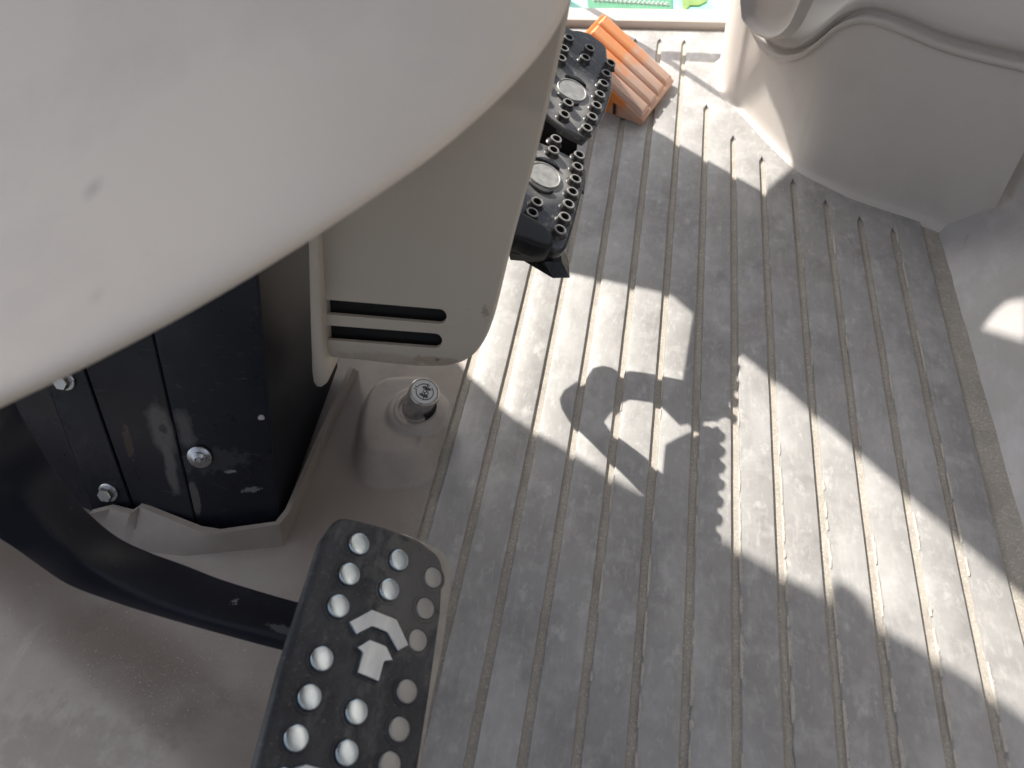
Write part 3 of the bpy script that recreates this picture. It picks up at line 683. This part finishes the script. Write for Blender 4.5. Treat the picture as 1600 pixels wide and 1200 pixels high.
t1 = travel('travel_pedal', 'nearer black pedal with ring cups and a folded tab at its near end', .214, (872, 365, 902, 248, 0),
            zm([(426, 745), (418, 800), (408, 857), (393, 917), (375, 975), (357, 1035), (335, 1095)]), zm([(318, 670), (305, 722), (228, 965), (205, 1015)]), [], (850, 275),
            [(862, 216), (884, 226), (903, 236), (911, 249), (916, 262), (914, 285), (906, 318), (896, 355), (886, 386), (880, 393), (868, 394), (856, 386)], .014, 0)
# folded black tab at the near end of the nearer pedal
T_, o, u, v, n, mid, lo, hi, f = t1
tab = [(803, 334), (825, 345), (850, 360), (860, 372), (862, 388), (856, 396), (840, 393), (815, 383), (792, 379), (790, 334)]
Q = round2d([f(p) for p in tab], .004, 3)
bm = bmesh.new(); pad2d(bm, Q, o, u, v, n, [(.002, -.012), (0, -.010), (0, .004), (.001, .0065), (.003, .0078), (.006, .0080)])
M_TAB = mat('tab_black', (.006, .006, .008), (.010, .010, .012), 20, .45); obj('folded_tab', bm, M_TAB, T_, 50)
bm = bmesh.new(); P = [atz(x, y, .198) for x, y in [(795, 396), (830, 399), (862, 397), (856, 380), (800, 372)]]
prism(bm, P, [p - Vector((0, -.004, .012)) for p in P]); obj('hinge_bracket', bm, M_TAB, T_, 30)
T_, o, u, v, n, mid, lo, hi, f = t2
bm = bmesh.new(); ya = lo + .010
F4 = [o + u * x + v * ya - n * .006 for x in (-.074, -.004)]; F4 = [F4[0], F4[1], F4[1] + Vector((-.004, .002, -.045)), F4[0] + Vector((0, .002, -.045))]
prism(bm, F4, [p + v * .004 for p in F4]); obj('edge_fold', bm, M_TAB, T_, 30)
# the bent linkage that carries the pedals (behind the fairing, its shade is the hook on the floor)
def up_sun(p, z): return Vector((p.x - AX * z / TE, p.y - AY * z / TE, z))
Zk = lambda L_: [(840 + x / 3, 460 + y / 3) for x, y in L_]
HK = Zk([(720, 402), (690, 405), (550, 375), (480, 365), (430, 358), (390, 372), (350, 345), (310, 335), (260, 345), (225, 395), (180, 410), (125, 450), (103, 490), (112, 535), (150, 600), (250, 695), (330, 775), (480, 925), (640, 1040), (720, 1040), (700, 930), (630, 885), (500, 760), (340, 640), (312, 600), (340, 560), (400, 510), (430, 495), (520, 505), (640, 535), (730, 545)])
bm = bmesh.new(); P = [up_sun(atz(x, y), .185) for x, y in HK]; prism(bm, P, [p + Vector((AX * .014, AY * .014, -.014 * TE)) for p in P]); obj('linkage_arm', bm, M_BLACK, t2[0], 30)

# ------------------------------------------------------------------ orange block
ob = thing('orange_pedal', atz(1000, 190, 0), 'orange plastic foot rest with dusty ridges standing on the floor by the far pedal', 'foot rest')
a1, a2 = atz(1006, 190, .010), atz(1055, 125, .010)
a3 = atz(942, 20, .085); wv = a1 - a2; a4 = a3 + wv
nn = (a1 - a2).cross(a3 - a2).normalized(); nn = nn if nn.z > 0 else -nn
eu = (a2 - a1).normalized(); ev = nn.cross(eu); ev = ev if ev.dot(a3 - a2) > 0 else -ev
La, Wd = (a3 - a2).dot(ev), (a2 - a1).length; sh = (a3 - a2).dot(eu)
def bq(s, t): return Vector((s * Wd + sh * t, t * La))
bm = bmesh.new(); Q = round2d([bq(0, 0), bq(1, 0), bq(1, 1), bq(0, 1)], .004, 3)
pad2d(bm, Q, a1, eu, ev, nn, [(.0, -.012), (0, -.0035), (.0008, -.001), (.003, 0)]); obj('block_top', bm, M_ORANGE, ob, 40)
for i in range(4):
    s0, s1 = .03 + i * .243, .03 + i * .243 + .215
    Q = round2d([bq(s0, .04), bq(s1, .04), bq(s1, .93 + .01 * i), bq(s0, .93 + .01 * i)], .004, 3)
    bm = bmesh.new(); pad2d(bm, Q, a1, eu, ev, nn, [(-.0006, -.001), (0, .0014), (.001, .0034), (.003, .0048), (.0055, .0054)]); obj('ridge', bm, M_ORTOP, ob, 60)
p1, p4 = a1 - nn * .011, a4 - nn * .011
bm = bmesh.new()
W3 = [p1 + eu * .004, p4 + eu * .004, Vector((p4.x, p4.y, .001)) + eu * .004, Vector((p1.x, p1.y, .001)) + eu * .002]
prism(bm, W3, [p + eu * (Wd - .008) for p in W3]); obj('block_body', bm, M_ORANGE, ob, 30)
bm = bmesh.new(); g1, g2 = p1.lerp(p4, .33), p1.lerp(p4, .36)
prism(bm, [q - eu * .0005 for q in (Vector((g1.x, g1.y, g1.z * .8)), Vector((g2.x, g2.y, g2.z * .8)), Vector((g2.x, g2.y, .004)), Vector((g1.x, g1.y, .004)))], [q + eu * .006 for q in (Vector((g1.x, g1.y, g1.z * .8)), Vector((g2.x, g2.y, g2.z * .8)), Vector((g2.x, g2.y, .004)), Vector((g1.x, g1.y, .004)))]); obj('slit', bm, M_INK, ob)

# ------------------------------------------------------------------ unseen cab shell, added and cut to shade the floor
A0 = -1.30
def ca(p, z=0.0): return Vector((-AY * p.x + AX * p.y, AX * p.x + AY * p.y + z / TE))   # across the light, along the light (dropped to the floor)
def fl_(x, y): p = atz(x, y); return ca(p)
def wl_(x, y): p = wall_hit(x, y); return ca(p, p.z)
def upright(name, pts, label, a0=A0, th=.03, holes=()):
    def W(q, dep): 
        h = max(-.004, (q.y - a0) * TE + dep * TE); a = a0 - dep
        return Vector((AX * a - AY * q.x, AY * a + AX * q.x, h))
    loops = [pts] + list(holes); bm = bmesh.new()
    idx = tessellate_polygon([[Vector((q.x, q.y, 0)) for q in l] for l in loops])
    for dep in (0, th):
        vs = [bm.verts.new(W(q, dep)) for l in loops for q in l]
        for t in idx:
            try: bm.faces.new([vs[i] for i in t])
            except ValueError: pass
        if dep == 0: v0 = vs
    k = 0
    for l in loops:
        n = len(l)
        for i in range(n): bm.faces.new((v0[k + i], v0[k + (i + 1) % n], vs[k + (i + 1) % n], vs[k + i]))
        k += n
    o = obj(name, bm, M_CAB, None, 30); setp(o, label, None, None, 'structure'); return o
V2 = lambda c, a: Vector((c, a))
ATOP = A0 + 1.55 / TE
e1a, e1b = fl_(1000, 190), fl_(1193, 300)
pil = [V2(.42, A0), V2(.42, -.669), fl_(1047, 460), V2(.527, -.42), fl_(1240, 620), fl_(1400, 760), fl_(1600, 930), V2(.525, ATOP), V2(1.8, ATOP), V2(1.8, wl_(1200, 8).y + .02),
       wl_(1200, 8), wl_(1190, 66), wl_(1160, 110), wl_(1134, 147), fl_(1056, 98), V2(fl_(1056, 98).x, A0), V2(fl_(1050, 104).x - .004, A0), fl_(1050, 104), fl_(1152, 171), wl_(1162, 166), wl_(1196, 136), wl_(1220, 190), wl_(1238, 246), e1b, e1a, V2(e1a.x, A0)]
spot_px = [(1536, 511), (1553, 490), (1574, 473), (1604, 469), (1604, 533), (1570, 523)]
hole = [ca(q, q.z) for q in [atp(x, y, K0 + Vector((0, .04, 0)), SN) for x, y in spot_px]]  # opening cut so that a sun patch lands on the side slope
upright('pillar_occluder', pil, 'unseen upright added at the front left of the cab to cast shade', holes=[hole])  # unseen upright added for its shadow, outline traced back from the shaded floor
e3 = [fl_(*p) for p in [(725, 576), (800, 650), (850, 682), (900, 711), (950, 742), (997, 768), (1050, 800), (1150, 855), (1200, 885), (1250, 912), (1288, 930), (1296, 910), (1310, 906), (1328, 915), (1345, 932), (1362, 952), (1369, 974), (1430, 1008), (1500, 1050), (1600, 1118), (1700, 1190)]]
wl = [V2(e3[0].x, A0)] + e3 + [V2(e3[-1].x + .35, ATOP), V2(-.5, ATOP), V2(-.5, A0)]
upright('wall_occluder', wl, 'unseen slab added left of the steering column to cast shade')  # unseen slab added for its shadow, edge traced back from the lit floor
bm = bmesh.new(); tube(bm, [up_sun(atz(980, 84), .33) - Vector((.25, 0, 0)), up_sun(atz(980, 84), .33), up_sun(atz(1138, 92), .33) + Vector((0, 0, 0))], .0125, 10)
rail = obj('rail_occluder', bm, M_CAB, None, 40); setp(rail, 'unseen grey bar added across the front window to cast shade', 'bar')  # unseen bar added to lay a strip of shade near the sill
bm = bmesh.new(); box(bm, .70, .76, -.6, 1.3, -.005, 1.5); r = obj('cab_right_wall', bm, M_CAB); setp(r, 'unseen right side wall of the cab', None, None, 'structure')  # unseen wall, closed to full height to hold back side light

bm = bmesh.new(); box(bm, -.72, .80, .18, 1.10, 1.50, 1.56); r = obj('cab_roof', bm, M_CAB); setp(r, 'unseen part roof of the cab', None, None, 'structure')  # unseen roof, cut to set how much sky light comes in
bm = bmesh.new(); box(bm, -.55, .25, -.85, -.22, -.004, .36, .05); box(bm, -.50, .20, -.98, -.82, .34, .70, .05); r = obj('seat_occluder', bm, M_SEAT, None, 40); setp(r, 'unseen dark grey driver seat added behind the pedals', 'seat')  # unseen seat added as an occluder, darkens the floor at lower left
bm = bmesh.new(); box(bm, .50, .68, -.55, .50, -.004, .60, .04); r = obj('console_occluder', bm, M_PANEL, None, 40); setp(r, 'unseen beige console box added beside the driver seat', 'console')  # unseen box added to block light from the right rear
# ------------------------------------------------------------------ grit
bm = bmesh.new()
def grain(p, s):
    v = [bm.verts.new(p + Vector((random.uniform(-s, s), random.uniform(-s, s), random.uniform(0, s * 1.3)))) for _ in range(4)]
    for t in ((0, 1, 2), (0, 1, 3), (0, 2, 3), (1, 2, 3)): bm.faces.new([v[i] for i in t])
for _ in range(1500):
    x, y = random.gauss(265, 75), random.gauss(1050, 45); p = atz(x, y, .01); p.z = mat_h(p.x, p.y); grain(p, random.uniform(.0003, .0009))
for _ in range(160):
    x, y = random.uniform(0, 420), random.uniform(900, 1190); p = atz(x, y, .01); p.z = mat_h(p.x, p.y); grain(p, random.uniform(.0004, .0011))
for k, gx in enumerate(PITCHX):
    for _ in range(170):
        p = Vector((gx + random.gauss(0, .0022), random.uniform(.12, min(groove_end(k), .95)), -.0037)); grain(p, random.uniform(.0002, .0006))
for _ in range(260):
    y = random.uniform(.3, .9); grain(Vector((.371 + random.gauss(0, .006), y, -.0045)), random.uniform(.0003, .0009))
for _ in range(350):
    p = atz(random.uniform(700, 1600), random.uniform(400, 1200)); p.z = .0003; grain(p, random.uniform(.0001, .0004))
g = obj('floor_grit', bm, M_GRAIN, None, None, False); setp(g, 'fine pale grit scattered over the rubber floor and in its grooves', 'grit', None, 'stuff')
